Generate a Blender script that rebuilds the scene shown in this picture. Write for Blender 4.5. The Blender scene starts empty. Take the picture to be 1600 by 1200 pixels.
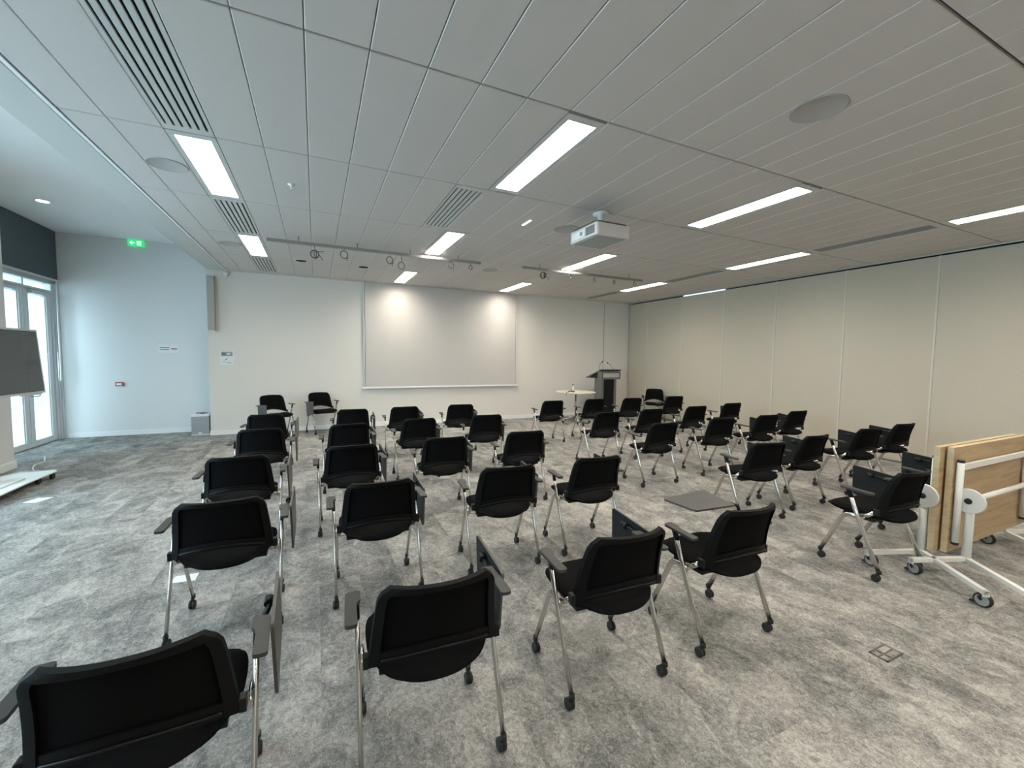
import bpy, bmesh, math, random
from mathutils import Vector, Matrix
C = bpy.context.scene
COL = C.collection
R = math.radians

# ---------------------------------------------------------------- camera
HC, CEIL, HIGH = 1.510, 3.038, 3.55
FPX = 657.9
yaw, pitch, roll = 0.4365, 0.0630, 0.0123
cy, sy, cp, sp = math.cos(yaw), math.sin(yaw), math.cos(pitch), math.sin(pitch)
cf = Vector((sy*cp, cy*cp, -sp)); c_r = Vector((cy, -sy, 0)); c_u = c_r.cross(cf)
r2 = c_r*math.cos(roll)+c_u*math.sin(roll); u2 = -c_r*math.sin(roll)+c_u*math.cos(roll)
cam = bpy.data.cameras.new('camera'); camo = bpy.data.objects.new('camera', cam); COL.objects.link(camo)
cam.sensor_fit = 'HORIZONTAL'; cam.sensor_width = 36; cam.lens = FPX/1600*36; cam.clip_start = .05
m = Matrix.Identity(4)
for i in range(3):
    m[i][0], m[i][1], m[i][2] = r2[i], u2[i], -cf[i]
m[0][3], m[1][3], m[2][3] = 0, 0, HC
camo.matrix_world = m
C.camera = camo
# ---------------------------------------------------------------- world, light, exposure
EXPOSURE = 1.3
LAMP = 14.5           # emission of the ceiling light panels
SKY = 4.1
C.view_settings.view_transform = 'Standard'; C.view_settings.look = 'None'
C.view_settings.exposure = EXPOSURE; C.view_settings.gamma = 1; C.view_settings.use_curve_mapping = False
w = bpy.data.worlds.new('world'); C.world = w; w.use_nodes = True
bg = w.node_tree.nodes['Background']; bg.inputs[0].default_value = (.62, .84, 1, 1); bg.inputs[1].default_value = SKY

def portal(name, loc, rot, sx, sy_):
    l = bpy.data.lights.new(name, 'AREA'); l.shape = 'RECTANGLE'; l.size = sx; l.size_y = sy_
    o = bpy.data.objects.new(name, l); COL.objects.link(o); o.location = loc; o.rotation_euler = rot
    l.cycles.is_portal = True
# both window openings of the left wall (light comes in along +x)
portal('window_portal', (-4.16, 8.75, 1.35), (0, R(-90), 0), 2.75, 2.4)
portal('window_portal', (-4.10, 3.45, 1.4), (0, R(-90), 0), 2.4, 5.7)

# ---------------------------------------------------------------- materials
MATS = {}
def mat(name, col, rough=.5, metal=0, bump=0, bscale=200, var=0, vscale=5, spec=.5, emit=None, estr=0, coat=0):
    if name in MATS: return MATS[name]
    M = bpy.data.materials.new(name); M.use_nodes = True; nt = M.node_tree; N = nt.nodes; L = nt.links
    b = N['Principled BSDF']; b.inputs['Base Color'].default_value = (*col, 1); b.inputs['Roughness'].default_value = rough
    b.inputs['Metallic'].default_value = metal; b.inputs['Specular IOR Level'].default_value = spec
    if coat: b.inputs['Coat Weight'].default_value = coat
    tc = N.new('ShaderNodeTexCoord')
    if var:
        n = N.new('ShaderNodeTexNoise'); n.inputs['Scale'].default_value = vscale; n.inputs['Detail'].default_value = 4
        L.new(tc.outputs['Object'], n.inputs['Vector'])
        mx = N.new('ShaderNodeMix'); mx.data_type = 'RGBA'
        mx.inputs[6].default_value = (*[c*(1-var) for c in col], 1); mx.inputs[7].default_value = (*[min(1, c*(1+var)) for c in col], 1)
        L.new(n.outputs['Fac'], mx.inputs[0]); L.new(mx.outputs[2], b.inputs['Base Color'])
    if bump:
        n = N.new('ShaderNodeTexNoise'); n.inputs['Scale'].default_value = bscale; n.inputs['Detail'].default_value = 3
        L.new(tc.outputs['Object'], n.inputs['Vector'])
        bp = N.new('ShaderNodeBump'); bp.inputs['Strength'].default_value = bump; bp.inputs['Distance'].default_value = .002
        L.new(n.outputs['Fac'], bp.inputs['Height']); L.new(bp.outputs[0], b.inputs['Normal'])
    if emit:
        b.inputs['Emission Color'].default_value = (*emit, 1); b.inputs['Emission Strength'].default_value = estr
    MATS[name] = M
    return M

WHITE = mat('wall_paint', (.755, .725, .675), .85, bump=.15, bscale=120, spec=.2)
WHITEL = mat('annex_wall_paint', (.74, .74, .73), .85, bump=.15, bscale=120, spec=.2)
HIGHC = mat('plaster_ceiling', (.84, .84, .83), .9, spec=.2)
TILE = mat('ceiling_tile', (.60, .57, .545), .8, bump=.25, bscale=400, spec=.25, var=.02, vscale=1.2)
BORDER = mat('ceiling_border', (.55, .56, .54), .85, spec=.2)
DARK = mat('dark_gap', (.02, .02, .02), .9)
GROOVE = mat('ceiling_joint', (.05, .05, .05), .8)
TRIM = mat('white_trim', (.86, .86, .85), .5)
ALU = mat('aluminium', (.62, .62, .60), .35, .9)
FRAME = mat('window_frame_paint', (.66, .70, .71), .5)
BEIGE = mat('partition_vinyl', (.55, .505, .42), .65, bump=.35, bscale=260, var=.03, vscale=60, spec=.3)
SEAM = mat('partition_seam', (.62, .60, .53), .5)
BLIND = mat('blind_fabric', (.085, .11, .125), .85, bump=.2, bscale=500)
SCREENM = mat('screen_fabric', (.57, .545, .52), .8, spec=.2)
BLACK = mat('black_fabric', (.006, .006, .0065), .95, bump=.5, bscale=900, spec=.08)
MESHF = mat('black_mesh', (.0055, .0055, .006), .9, bump=.6, bscale=1400, spec=.06)
PLAS = mat('black_plastic', (.007, .007, .0075), .45, bump=.1, bscale=600, spec=.25)
DGREY = mat('charcoal_plastic', (.036, .036, .035), .5, bump=.1, bscale=700)
TABM = mat('tablet_laminate', (.064, .062, .057), .42, bump=.1, bscale=900)
SHELL = mat('backrest_shell', (.005, .005, .0055), .6, bump=.15, bscale=700, spec=.12)
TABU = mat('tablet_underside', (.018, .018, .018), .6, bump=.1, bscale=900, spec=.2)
CHROME = mat('satin_chrome', (.62, .60, .56), .22, 1.0)
RUB = mat('black_rubber', (.012, .012, .012), .6)
WPOW = mat('white_powder_coat', (.74, .74, .71), .4)
WGREY = mat('grey_wheel', (.30, .31, .31), .5)
VENTW = mat('vent_enamel', (.56, .56, .54), .5)
PJW = mat('projector_white', (.62, .62, .61), .45)
PJG = mat('projector_grille', (.13, .14, .14), .6)
GREYP = mat('grey_panel', (.36, .38, .38), .6, bump=.2, bscale=300)
STEEL = mat('dark_steel', (.11, .11, .11), .4, .6)
RAILM = mat('rail_grey', (.34, .34, .33), .35, .7)
SILVER = mat('silver_plastic', (.55, .57, .58), .35, .2)
TVS = mat('display_glass', (.045, .055, .058), .22, coat=.3)
LAMPM = mat('lamp_diffuser', (.9, .9, .9), .5, emit=(1.0, .925, .80), estr=LAMP)
# the panels' diffusers throw more light down than sideways (angular falloff of the emission)
_nt = LAMPM.node_tree; _g = _nt.nodes.new('ShaderNodeNewGeometry'); _d = _nt.nodes.new('ShaderNodeVectorMath'); _d.operation = 'DOT_PRODUCT'
_nt.links.new(_g.outputs['Normal'], _d.inputs[0]); _nt.links.new(_g.outputs['Incoming'], _d.inputs[1])
_m = _nt.nodes.new('ShaderNodeMath'); _m.operation = 'MULTIPLY_ADD'; _m.inputs[1].default_value = LAMP*1.5; _m.inputs[2].default_value = LAMP*.02
_nt.links.new(_d.outputs['Value'], _m.inputs[0]); _nt.links.new(_m.outputs[0], _nt.nodes['Principled BSDF'].inputs['Emission Strength'])
SPOTM = mat('spot_glow', (.9, .9, .9), .5, emit=(1.0, .97, .93), estr=9)
GREEN = mat('exit_green', (.02, .35, .12), .4, emit=(.03, .62, .2), estr=.42)
GLYPH = mat('exit_white', (.8, .9, .8), .4, emit=(.6, 1, .75), estr=.5)
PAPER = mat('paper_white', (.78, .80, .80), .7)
PINK = mat('red_print', (.55, .03, .08), .6)
INK = mat('grey_print', (.12, .15, .16), .7)
INKL = mat('light_print', (.30, .33, .34), .7)
PURPLE = mat('purple_plastic', (.22, .09, .16), .5)
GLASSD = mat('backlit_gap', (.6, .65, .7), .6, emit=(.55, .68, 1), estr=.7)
TABLEW = mat('round_table_white', (.70, .66, .57), .4)

# carpet: modular tiles, mottled greys
def carpet():
    M = bpy.data.materials.new('carpet_tiles'); M.use_nodes = True; nt = M.node_tree; N = nt.nodes; L = nt.links
    b = N['Principled BSDF']; b.inputs['Roughness'].default_value = .95; b.inputs['Specular IOR Level'].default_value = .15
    tc = N.new('ShaderNodeTexCoord')
    sc = N.new('ShaderNodeVectorMath'); sc.operation = 'MULTIPLY'; sc.inputs[1].default_value = (4.0, 1.0, 0); L.new(tc.outputs['Object'], sc.inputs[0])
    fl = N.new('ShaderNodeVectorMath'); fl.operation = 'FLOOR'; L.new(sc.outputs[0], fl.inputs[0])
    wn = N.new('ShaderNodeTexWhiteNoise'); wn.noise_dimensions = '3D'; L.new(fl.outputs[0], wn.inputs['Vector'])
    off = N.new('ShaderNodeVectorMath'); off.operation = 'MULTIPLY'; off.inputs[1].default_value = (9, 9, 0); L.new(wn.outputs['Color'], off.inputs[0])
    add = N.new('ShaderNodeVectorMath'); add.operation = 'ADD'; L.new(tc.outputs['Object'], add.inputs[0]); L.new(off.outputs[0], add.inputs[1])
    def noise(vec, scale, det, rough=.6, stretch=None, dist=0):
        v = vec
        if stretch:
            s = N.new('ShaderNodeVectorMath'); s.operation = 'MULTIPLY'; s.inputs[1].default_value = stretch; L.new(vec, s.inputs[0]); v = s.outputs[0]
        n = N.new('ShaderNodeTexNoise'); n.inputs['Scale'].default_value = scale; n.inputs['Detail'].default_value = det
        n.inputs['Roughness'].default_value = rough; n.inputs['Distortion'].default_value = dist; L.new(v, n.inputs['Vector']); return n.outputs['Fac']
    def mth(op, a, bb, cl=False):
        k = N.new('ShaderNodeMath'); k.operation = op; k.use_clamp = cl
        for i, q in enumerate((a, bb)):
            if isinstance(q, (int, float)): k.inputs[i].default_value = q
            else: L.new(q, k.inputs[i])
        return k.outputs[0]
    a = noise(add.outputs[0], 4.2, 6, .66, (1.15, .9, 1), .9)
    c = noise(tc.outputs['Object'], 1.3, 4, .6, (1, 1, 1), .5)
    f = noise(add.outputs[0], 48, 3, .75, (1.1, .9, 1), 1.0)
    g = noise(tc.outputs['Object'], 170, 2, .7)
    s = mth('ADD', mth('MULTIPLY', mth('SUBTRACT', a, .5), 1.45), mth('MULTIPLY', mth('SUBTRACT', c, .5), .5))
    s = mth('ADD', s, mth('MULTIPLY', mth('SUBTRACT', f, .5), 1.35))
    s = mth('ADD', s, mth('MULTIPLY', mth('SUBTRACT', g, .5), .9))
    s = mth('ADD', s, mth('MULTIPLY', mth('SUBTRACT', wn.outputs['Value'], .5), .2))
    s = mth('ADD', s, .5, True)
    cr = N.new('ShaderNodeValToRGB'); L.new(s, cr.inputs[0])
    e = cr.color_ramp.elements
    e[0].position = .12; e[0].color = (.115, .118, .112, 1); e[1].position = .9; e[1].color = (.505, .478, .445, 1)
    k = e.new(.5); k.color = (.275, .266, .254, 1)
    L.new(cr.outputs[0], b.inputs['Base Color'])
    bp = N.new('ShaderNodeBump'); bp.inputs['Strength'].default_value = .6; bp.inputs['Distance'].default_value = .004
    L.new(g, bp.inputs['Height']); L.new(bp.outputs[0], b.inputs['Normal'])
    return M
CARPET = carpet()

def wood(name, dark, light):
    M = bpy.data.materials.new(name); M.use_nodes = True; nt = M.node_tree; N = nt.nodes; L = nt.links
    b = N['Principled BSDF']; b.inputs['Roughness'].default_value = .5
    tc = N.new('ShaderNodeTexCoord'); mp = N.new('ShaderNodeMapping'); mp.inputs['Scale'].default_value = (1.2, 8, 14)
    L.new(tc.outputs['Object'], mp.inputs[0])
    n = N.new('ShaderNodeTexNoise'); n.inputs['Scale'].default_value = 2.2; n.inputs['Detail'].default_value = 6; n.inputs['Distortion'].default_value = .6
    L.new(mp.outputs[0], n.inputs['Vector'])
    cr = N.new('ShaderNodeValToRGB'); cr.color_ramp.elements[0].color = (*dark, 1); cr.color_ramp.elements[1].color = (*light, 1)
    cr.color_ramp.elements[0].position = .3; cr.color_ramp.elements[1].position = .7
    L.new(n.outputs['Fac'], cr.inputs[0]); L.new(cr.outputs[0], b.inputs['Base Color'])
    return M
OAK = wood('oak_laminate', (.36, .25, .14), (.50, .37, .22))
OAKE = wood('oak_edge', (.52, .41, .24), (.64, .52, .33))

def glass():
    M = bpy.data.materials.new('window_glass'); M.use_nodes = True; nt = M.node_tree; N = nt.nodes; L = nt.links
    out = N['Material Output']; N.remove(N['Principled BSDF'])
    t = N.new('ShaderNodeBsdfTransparent'); t.inputs[0].default_value = (.93, .97, .97, 1)
    g = N.new('ShaderNodeBsdfGlossy'); g.inputs['Roughness'].default_value = .03
    mx = N.new('ShaderNodeMixShader'); mx.inputs[0].default_value = .07; L.new(t.outputs[0], mx.inputs[1]); L.new(g.outputs[0], mx.inputs[2])
    L.new(mx.outputs[0], out.inputs['Surface']); return M
GLASS = glass()

# ---------------------------------------------------------------- mesh helpers
def B(): return bmesh.new()
def box(bm, x0, x1, y0, y1, z0, z1, bev=0, M=None, mi=0):
    r = bmesh.ops.create_cube(bm, size=1)
    vs = r['verts']
    for v in vs:
        v.co = Vector(((x0+x1)/2+v.co.x*(x1-x0), (y0+y1)/2+v.co.y*(y1-y0), (z0+z1)/2+v.co.z*(z1-z0)))
    fs = {f for v in vs for f in v.link_faces}
    for f in fs: f.material_index = mi
    if bev:
        es = list({e for v in vs for e in v.link_edges})
        rb = bmesh.ops.bevel(bm, geom=es, offset=bev, segments=2, profile=.7, affect='EDGES')
        vs = list({v for f in rb['faces'] for v in f.verts} | {v for v in vs if v.is_valid})
        for v in vs:
            for f in v.link_faces: f.material_index = mi
    if M is not None:
        for v in vs: v.co = M @ v.co
    return vs
def tube(bm, pts, ra, rb=None, seg=12, up=Vector((1, 0, 0)), cap=True, mi=0):
    """tube through pts with an oval section: ra along `up`, rb across; ra may be a list"""
    pts = [Vector(p) for p in pts]; rings = []
    for i, p in enumerate(pts):
        if i == 0: t = pts[1]-p
        elif i == len(pts)-1: t = p-pts[i-1]
        else: t = (pts[i+1]-p).normalized()+(p-pts[i-1]).normalized()
        t.normalize()
        a = up-t*up.dot(t)
        if a.length < 1e-4: a = Vector((0, 0, 1))-t*t.z
        if a.length < 1e-4: a = Vector((0, 1, 0))
        a.normalize(); b = t.cross(a)
        r1 = ra[i] if isinstance(ra, (list, tuple)) else ra
        r_2 = (rb[i] if isinstance(rb, (list, tuple)) else rb) if rb is not None else r1
        rings.append([bm.verts.new(p+a*r1*math.cos(2*math.pi*k/seg)+b*r_2*math.sin(2*math.pi*k/seg)) for k in range(seg)])
    for i in range(len(rings)-1):
        for k in range(seg):
            f = bm.faces.new((rings[i][k], rings[i][(k+1) % seg], rings[i+1][(k+1) % seg], rings[i+1][k])); f.smooth = True; f.material_index = mi
    if cap:
        for rg, rev in ((rings[0], True), (rings[-1], False)):
            f = bm.faces.new(rg[::-1] if rev else rg); f.material_index = mi
def lathe(bm, prof, c=(0, 0, 0), seg=24, axis='z', mi=0):
    rings = []
    for r, h in prof:
        ring = []
        for k in range(seg):
            a = 2*math.pi*k/seg
            x, y, z = r*math.cos(a), r*math.sin(a), h
            if axis == 'x': x, y, z = h, r*math.cos(a), r*math.sin(a)
            if axis == 'y': x, y, z = r*math.cos(a), h, r*math.sin(a)
            ring.append(bm.verts.new((c[0]+x, c[1]+y, c[2]+z)))
        rings.append(ring)
    for i in range(len(rings)-1):
        for k in range(seg):
            f = bm.faces.new((rings[i][k], rings[i][(k+1) % seg], rings[i+1][(k+1) % seg], rings[i+1][k])); f.smooth = True; f.material_index = mi
    bm.faces.new(rings[0][::-1]).material_index = mi; bm.faces.new(rings[-1]).material_index = mi
def prism(bm, poly, fn, d, mi=0):
    """poly: 2d outline, fn(u,v,w) -> 3d point, thickness d along w"""
    a = [bm.verts.new(fn(u, v, 0)) for u, v in poly]; b = [bm.verts.new(fn(u, v, d)) for u, v in poly]
    n = len(poly)
    fs = [bm.faces.new(a[::-1]), bm.faces.new(b)]
    for i in range(n): fs.append(bm.faces.new((a[i], a[(i+1) % n], b[(i+1) % n], b[i])))
    for f in fs: f.material_index = mi
def rpoly(poly, r, n=4):
    out = []; N_ = len(poly)
    for i in range(N_):
        p = Vector(poly[i]); a = (Vector(poly[i-1])-p); b = (Vector(poly[(i+1) % N_])-p)
        ra = min(r, a.length*.45, b.length*.45); a = a.normalized()*ra; b = b.normalized()*ra
        for k in range(n+1):
            t = k/n; q = p+a*(1-t)**2+b*t**2
            out.append((q.x, q.y))
    return out
def obj(name, bm, mats, parent=None, smooth=None, recalc=True, loc=None):
    if recalc: bmesh.ops.recalc_face_normals(bm, faces=bm.faces)
    if loc is not None:
        for v in bm.verts: v.co -= Vector(loc)
    me = bpy.data.meshes.new(name); bm.to_mesh(me); bm.free()
    for mm in (mats if isinstance(mats, (list, tuple)) else [mats]): me.materials.append(mm)
    if smooth is not None:
        for p in me.polygons: p.use_smooth = smooth
    o = bpy.data.objects.new(name, me); COL.objects.link(o)
    if parent: o.parent = parent
    if loc is not None: o.location = loc
    return o
def thing(name, label, cat, loc=(0, 0, 0), rz=0, group=None):
    o = bpy.data.objects.new(name, None); COL.objects.link(o); o.empty_display_size = .1
    o.location = loc; o.rotation_euler = (0, 0, rz); o['label'] = label; o['category'] = cat
    if group: o['group'] = group
    return o
def tag(o, label, cat, group=None):
    o['label'] = label; o['category'] = cat
    if group: o['group'] = group
    return o
def struct(name, bm, mats, parent=None, **k):
    o = obj(name, bm, mats, parent, **k)
    if not parent: o['kind'] = 'structure'
    return o
def sbox(name, mats, *a, parent=None, **k):
    bm = B(); box(bm, *a, **k); return struct(name, bm, mats, parent)

# ---------------------------------------------------------------- room shell
XL, XW, XR, YB, YBL, YN = -1.76, -4.05, 8.0, 9.36, 9.93, -3.2
XP, YP = -3.55, 7.58                      # pilaster wall on the left
sbox('floor', CARPET, XW-.3, XR+.2, YN-.2, YBL+.2, -.1, 0)
# main back wall, projecting from the annex wall
sbox('wall_back', WHITE, XL-.02, XR+.2, YB, YBL+.3, 0, CEIL+.6)
sbox('wall_annex', WHITEL, XW-.12, XL-.02, YBL, YBL+.15, 0, HIGH+.1)
sbox('wall_rear', WHITE, XW-.3, XR+.2, YN-.2, YN, 0, HIGH+.1)
# left wall: solid pier beside the glazed door, then a long window towards the camera
bm = B()
box(bm, XW-.3, XP, 6.3, YP, 0, HIGH+.1)
box(bm, XW-.3, XP, YN, .6, 0, HIGH+.1)
box(bm, XW-.3, XP, .6, 6.3, 0, .2); box(bm, XW-.3, XP, .6, 6.3, 2.6, HIGH+.1)
box(bm, XW-.12, XW, YP, YBL+.15, 2.66, HIGH+.1)
struct('wall_left', bm, WHITEL)
# wall added outside the glazed door to dim the sky through the panes
sbox('wall_added_outside', mat('added_wall_render', (.27, .31, .32), .9, var=.06, vscale=.6), -7.4, -7.1, 7.3, 22, -.1, 9)
sbox('floor_outside', mat('outside_paving', (.5, .52, .52), .9), -7.1, XW-.3, 2, 22, -.15, -.02)
# high plaster ceiling over the annex and the bulkhead of the dropped ceiling
sbox('ceiling_annex', HIGHC, XW-.3, XL+.05, YN, YBL+.15, HIGH, HIGH+.1)
sbox('trim_1', BORDER, XL, XL+.04, YN, YBL, CEIL+.038, HIGH)
bm = B(); box(bm, XL, -1.489, YN, YBL, CEIL, CEIL+.04); struct('ceiling_border', bm, BORDER)
bm = B(); box(bm, -1.489, -1.447, YN, YB, CEIL+.012, CEIL+.035, mi=1); box(bm, -1.480, -1.456, YN, YB, CEIL-.002, CEIL+.011, mi=0)
struct('trim_2', bm, [TRIM, DARK])
# tiled ceiling
DX = .2965; X0 = -.026
YJ = [-3.13, -1.77, -.407, .953, 2.316, 3.698, 5.056, 6.415, 7.775, 9.135]
LX = [-.767, 1.605, 3.977, 6.349]           # centre lines of the light runs
cells_special = []
def ci(x): return int(math.floor((x-X0)/DX))
lights = []   # (col, row)
for c in (0, 3):
    for r_ in (0, 3, 5, 7, 1): lights.append((c, r_))
lights = [(0, 1), (0, 3), (0, 5), (0, 7)]
RW = {i: (YJ[i], YJ[i+1]) for i in range(9)}
LIGHTS = [(0, 1), (0, 5), (0, 7), (3, 1), (3, 3), (3, 5), (3, 7), (1, 0), (1, 2), (1, 4), (1, 6), (1, 8), (2, 0), (2, 2), (2, 4), (2, 6), (2, 8)]  # rows behind the camera are unseen, added to light the room
VENTS = [(0, 4), (0, 6), (0, 8), (3, 4), (3, 6), (3, 8)]
def row_y(i): return RW[i] if i < 8 else (YJ[8], YJ[9])
hole = set()
for c, r_ in LIGHTS+VENTS: hole.add((ci(LX[c]), r_))
hole.add((4, 5))       # the grille beside the second light run
bm = B()
edges_x = [-1.447]+[X0+DX*i for i in range(-4, 28) if -1.40 < X0+DX*i < XR-.06]+[XR-.03]
G1, G2, CH = .0022, .007, .004
for r_ in range(9):
    y0, y1 = YJ[r_]+G2, YJ[r_+1]-G2
    for i in range(len(edges_x)-1):
        xa, xb = edges_x[i]+G1, edges_x[i+1]-G1
        if (ci((xa+xb)/2), r_) in hole: continue
        lo = [bm.verts.new(p) for p in ((xa+CH, y0+CH, CEIL), (xb-CH, y0+CH, CEIL), (xb-CH, y1-CH, CEIL), (xa+CH, y1-CH, CEIL))]
        hi = [bm.verts.new(p) for p in ((xa, y0, CEIL+CH), (xb, y0, CEIL+CH), (xb, y1, CEIL+CH), (xa, y1, CEIL+CH))]
        tp = [bm.verts.new(p) for p in ((xa, y0, CEIL+.02), (xb, y0, CEIL+.02), (xb, y1, CEIL+.02), (xa, y1, CEIL+.02))]
        bm.faces.new(lo[::-1])
        for k in range(4):
            bm.faces.new((lo[k], lo[(k+1) % 4], hi[(k+1) % 4], hi[k])).material_index = k % 2; bm.faces.new((hi[k], hi[(k+1) % 4], tp[(k+1) % 4], tp[k]))
# last strip to the back wall and to the rear wall
box(bm, -1.447, XR-.03, YJ[9]+G2, YB, CEIL, CEIL+.02)
struct('ceiling', bm, [TILE, mat('tile_edge_lit', (.74, .73, .70), .6)])  # x-facing chamfers coloured lighter to imitate light catching the joints
sbox('ceiling_void', GROOVE, -1.447, XR+.2, YN-.1, YB, CEIL+.021, CEIL+.06)
# folding partition on the right
bm = B(); box(bm, XR+.001, XR+.2, YN, YB, 0, CEIL+.1)
struct('wall_right', bm, DARK)
seams = [9.36, 8.643, 7.494, 6.35, 5.225, 4.062, 2.915, 1.77, .625, -.52, -1.665, -2.81]
for k in range(len(seams)-1):
    y1, y0 = seams[k], seams[k+1]
    p = sbox('partition_panel', BEIGE, XR-.035, XR+.001, y0+.012, y1-.012, .035, CEIL-.033)
    tag(p, 'beige folding partition panel, number %s from the back corner' % ['one', 'two', 'three', 'four', 'five', 'six', 'seven', 'eight', 'nine', 'ten', 'eleven'][k], 'partition panel', 'partition panels along the right wall')
    if 'kind' in p: del p['kind']
    obj('edge_profile', (lambda b_: (box(b_, XR-.042, XR-.0, y0-.011, y0+.011, .035, CEIL-.03), b_)[1])(B()), SEAM, p)
    bb = B(); box(bb, XR-.04, XR, y0+.012, y1-.012, .012, .034); obj('bottom_seal', bb, ALU, p)
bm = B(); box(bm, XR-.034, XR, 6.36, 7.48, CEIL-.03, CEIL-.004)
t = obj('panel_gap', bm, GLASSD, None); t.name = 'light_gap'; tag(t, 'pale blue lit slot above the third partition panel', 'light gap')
sbox('trim_3', ALU, XR-.06, XR-.03, YN, YB, CEIL-.012, CEIL+.02)
# closing jamb and cupboard door at the right end of the back wall
bm = B(); box(bm, 7.085, 7.10, YB-.004, YB+.01, 0, CEIL); box(bm, 7.93, 7.945, YB-.004, YB+.01, 0, CEIL)
struct('trim_4', bm, GREYP)
sbox('door_1', WHITE, 7.105, 7.925, YB-.012, YB+.01, .01, CEIL-.03)
hb = B(); box(hb, 7.86, 7.90, YB-.045, YB-.01, 1.02, 1.05, bev=.004); o = obj('door_handle', hb, ALU, bpy.data.objects['door_1'])
# baseboards
sbox('baseboard_back', TRIM, XL-.03, 7.08, YB-.015, YB, 0, .085, bev=.003)
sbox('baseboard_annex', TRIM, XW+.1, XL-.02, YBL-.015, YBL, 0, .085, bev=.003)
sbox('baseboard_left', TRIM, XP, XP+.015, 6.2, YP+.005, 0, .10, bev=.003)
sbox('baseboard_pier', TRIM, XW+.1, XP+.015, YP, YP+.015, 0, .10, bev=.003)

# ---------------------------------------------------------------- glazed door (window_1) and big window (window_2)
def ebox(name, mt, *a, parent=None, **k):
    bm_ = B(); box(bm_, *a, **k); return obj(name, bm_, mt, parent)
W = bpy.data.objects.new('door_2', None); COL.objects.link(W); W['kind'] = 'structure'
bm = B()
box(bm, -4.16, -4.03, YP, 7.68, 0, 2.66); box(bm, -4.16, -4.03, 9.80, YBL, 0, 2.66)
box(bm, -4.16, -4.03, 7.68, 9.80, 2.50, 2.535); box(bm, -4.16, -4.03, 7.68, 9.80, 2.64, 2.66)
for y_ in (8.33, 9.065): box(bm, -4.14, -4.04, y_-.02, y_+.02, 2.535, 2.64)
box(bm, -4.14, -4.01, 9.86, 9.90, 0, 2.66, bev=.004); box(bm, -4.03, -3.985, 9.905, YBL, 0, HIGH-.86)
obj('door_frame', bm, FRAME, W)
ebox('transom_glass', GLASS, -4.10, -4.094, 7.68, 9.80, 2.535, 2.64, parent=W)
def leaf(y0, y1, st):
    bm_ = B()
    for a in ((y0, y0+st, .0, 2.495), (y1-st, y1, .0, 2.495), (y0+st, y1-st, .0, .10), (y0+st, y1-st, 2.41, 2.495)):
        box(bm_, -4.12, -4.045, a[0], a[1], a[2]+.006, a[3], bev=.004)
    # glazing bead
    for a in ((y0+st, y0+st+.018, .10, 2.41), (y1-st-.018, y1-st, .10, 2.41)):
        box(bm_, -4.10, -4.06, a[0], a[1], a[2], a[3])
    d = obj('door_leaf', bm_, FRAME, W)
    g = ebox('door_glass', GLASS, -4.088, -4.082, y0+st, y1-st, .1, 2.41, parent=d)
    return d
leaf(7.69, 8.335, .09)
d1 = leaf(8.345, 9.07, .115)
d2 = leaf(9.08, 9.795, .115)
for d, y in ((d1, 8.6), (d2, 9.33)):
    ebox('door_closer', SILVER, -4.045, -3.99, y-.16, y+.2, 2.42, 2.475, parent=d, bev=.006)
hb = B(); tube(hb, [(-4.045, 9.12, 1.05), (-4.0, 9.12, 1.05), (-4.0, 9.24, 1.05)], .01); obj('door_handle', hb, ALU, d2)
W2 = bpy.data.objects.new('window_1', None); COL.objects.link(W2); W2['kind'] = 'structure'
bm = B()
for y in (.6, 2.0, 3.4, 4.8, 6.22): box(bm, -4.12, -4.05, y, y+.08, .2, 2.6)
box(bm, -4.12, -4.05, .6, 6.3, .2, .28); box(bm, -4.12, -4.05, .6, 6.3, 2.52, 2.6)
obj('window_frame', bm, FRAME, W2)
ebox('window_pane', GLASS, -4.09, -4.084, .68, 6.22, .28, 2.52, parent=W2)
# roller blind over the door
t = thing('roller_blind', 'dark grey roller blind above the glazed door', 'blind', (-4.0, 8.76, 2.7))
bm = B(); box(bm, .015, .022, -1.16, 1.14, .03, .845); obj('blind_fabric', bm, BLIND, t)
bm = B(); box(bm, .004, .034, -1.16, 1.145, 0, .032, bev=.006); obj('bottom_bar', bm, SILVER, t)
bm = B(); tube(bm, [(.06, 1.0, 0), (.05, 1.01, -.6), (.055, 1.0, -1.3), (.06, .985, -1.66), (.06, .96, -1.69), (.06, .93, -1.66), (.06, .93, -1.2)], .007, seg=8); obj('pull_cord', bm, TRIM, t)

# ---------------------------------------------------------------- ceiling fittings
def ceiling_light(col, row, label, master=[None]):
    y0, y1 = YJ[row], YJ[row+1]; yc = (y0+y1)/2; xc = LX[col]+.0
    if master[0] is None:
        t_ = thing('ceiling_light', label, 'ceiling light', (xc, yc, CEIL), 0, 'recessed light panels in the tiled ceiling')
        b_ = B()
        hx, hy, ix, iy = DX/2-.003, .67, .107, .605
        for a in ((-hx, -ix, -hy, hy), (ix, hx, -hy, hy), (-ix, ix, -hy, -iy), (-ix, ix, iy, hy)):
            box(b_, a[0], a[1], a[2], a[3], 0, .02)
        obj('light_frame', b_, VENTW, t_)
        b_ = B(); box(b_, -ix, ix, -iy, iy, .004, .012); obj('diffuser', b_, LAMPM, t_)
        master[0] = t_; return t_
    m_ = master[0]; t_ = m_.copy(); COL.objects.link(t_); t_.location = (xc, yc, CEIL); t_['label'] = label
    for ch in m_.children:
        c_ = ch.copy(); COL.objects.link(c_); c_.parent = t_
    return t_
colname = ['leftmost run', 'second run from the left', 'third run from the left', 'run nearest the partition']
order = {}
for c, r_ in sorted(LIGHTS, key=lambda q: (q[0], -q[1])):
    order.setdefault(c, []).append(r_)
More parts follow.
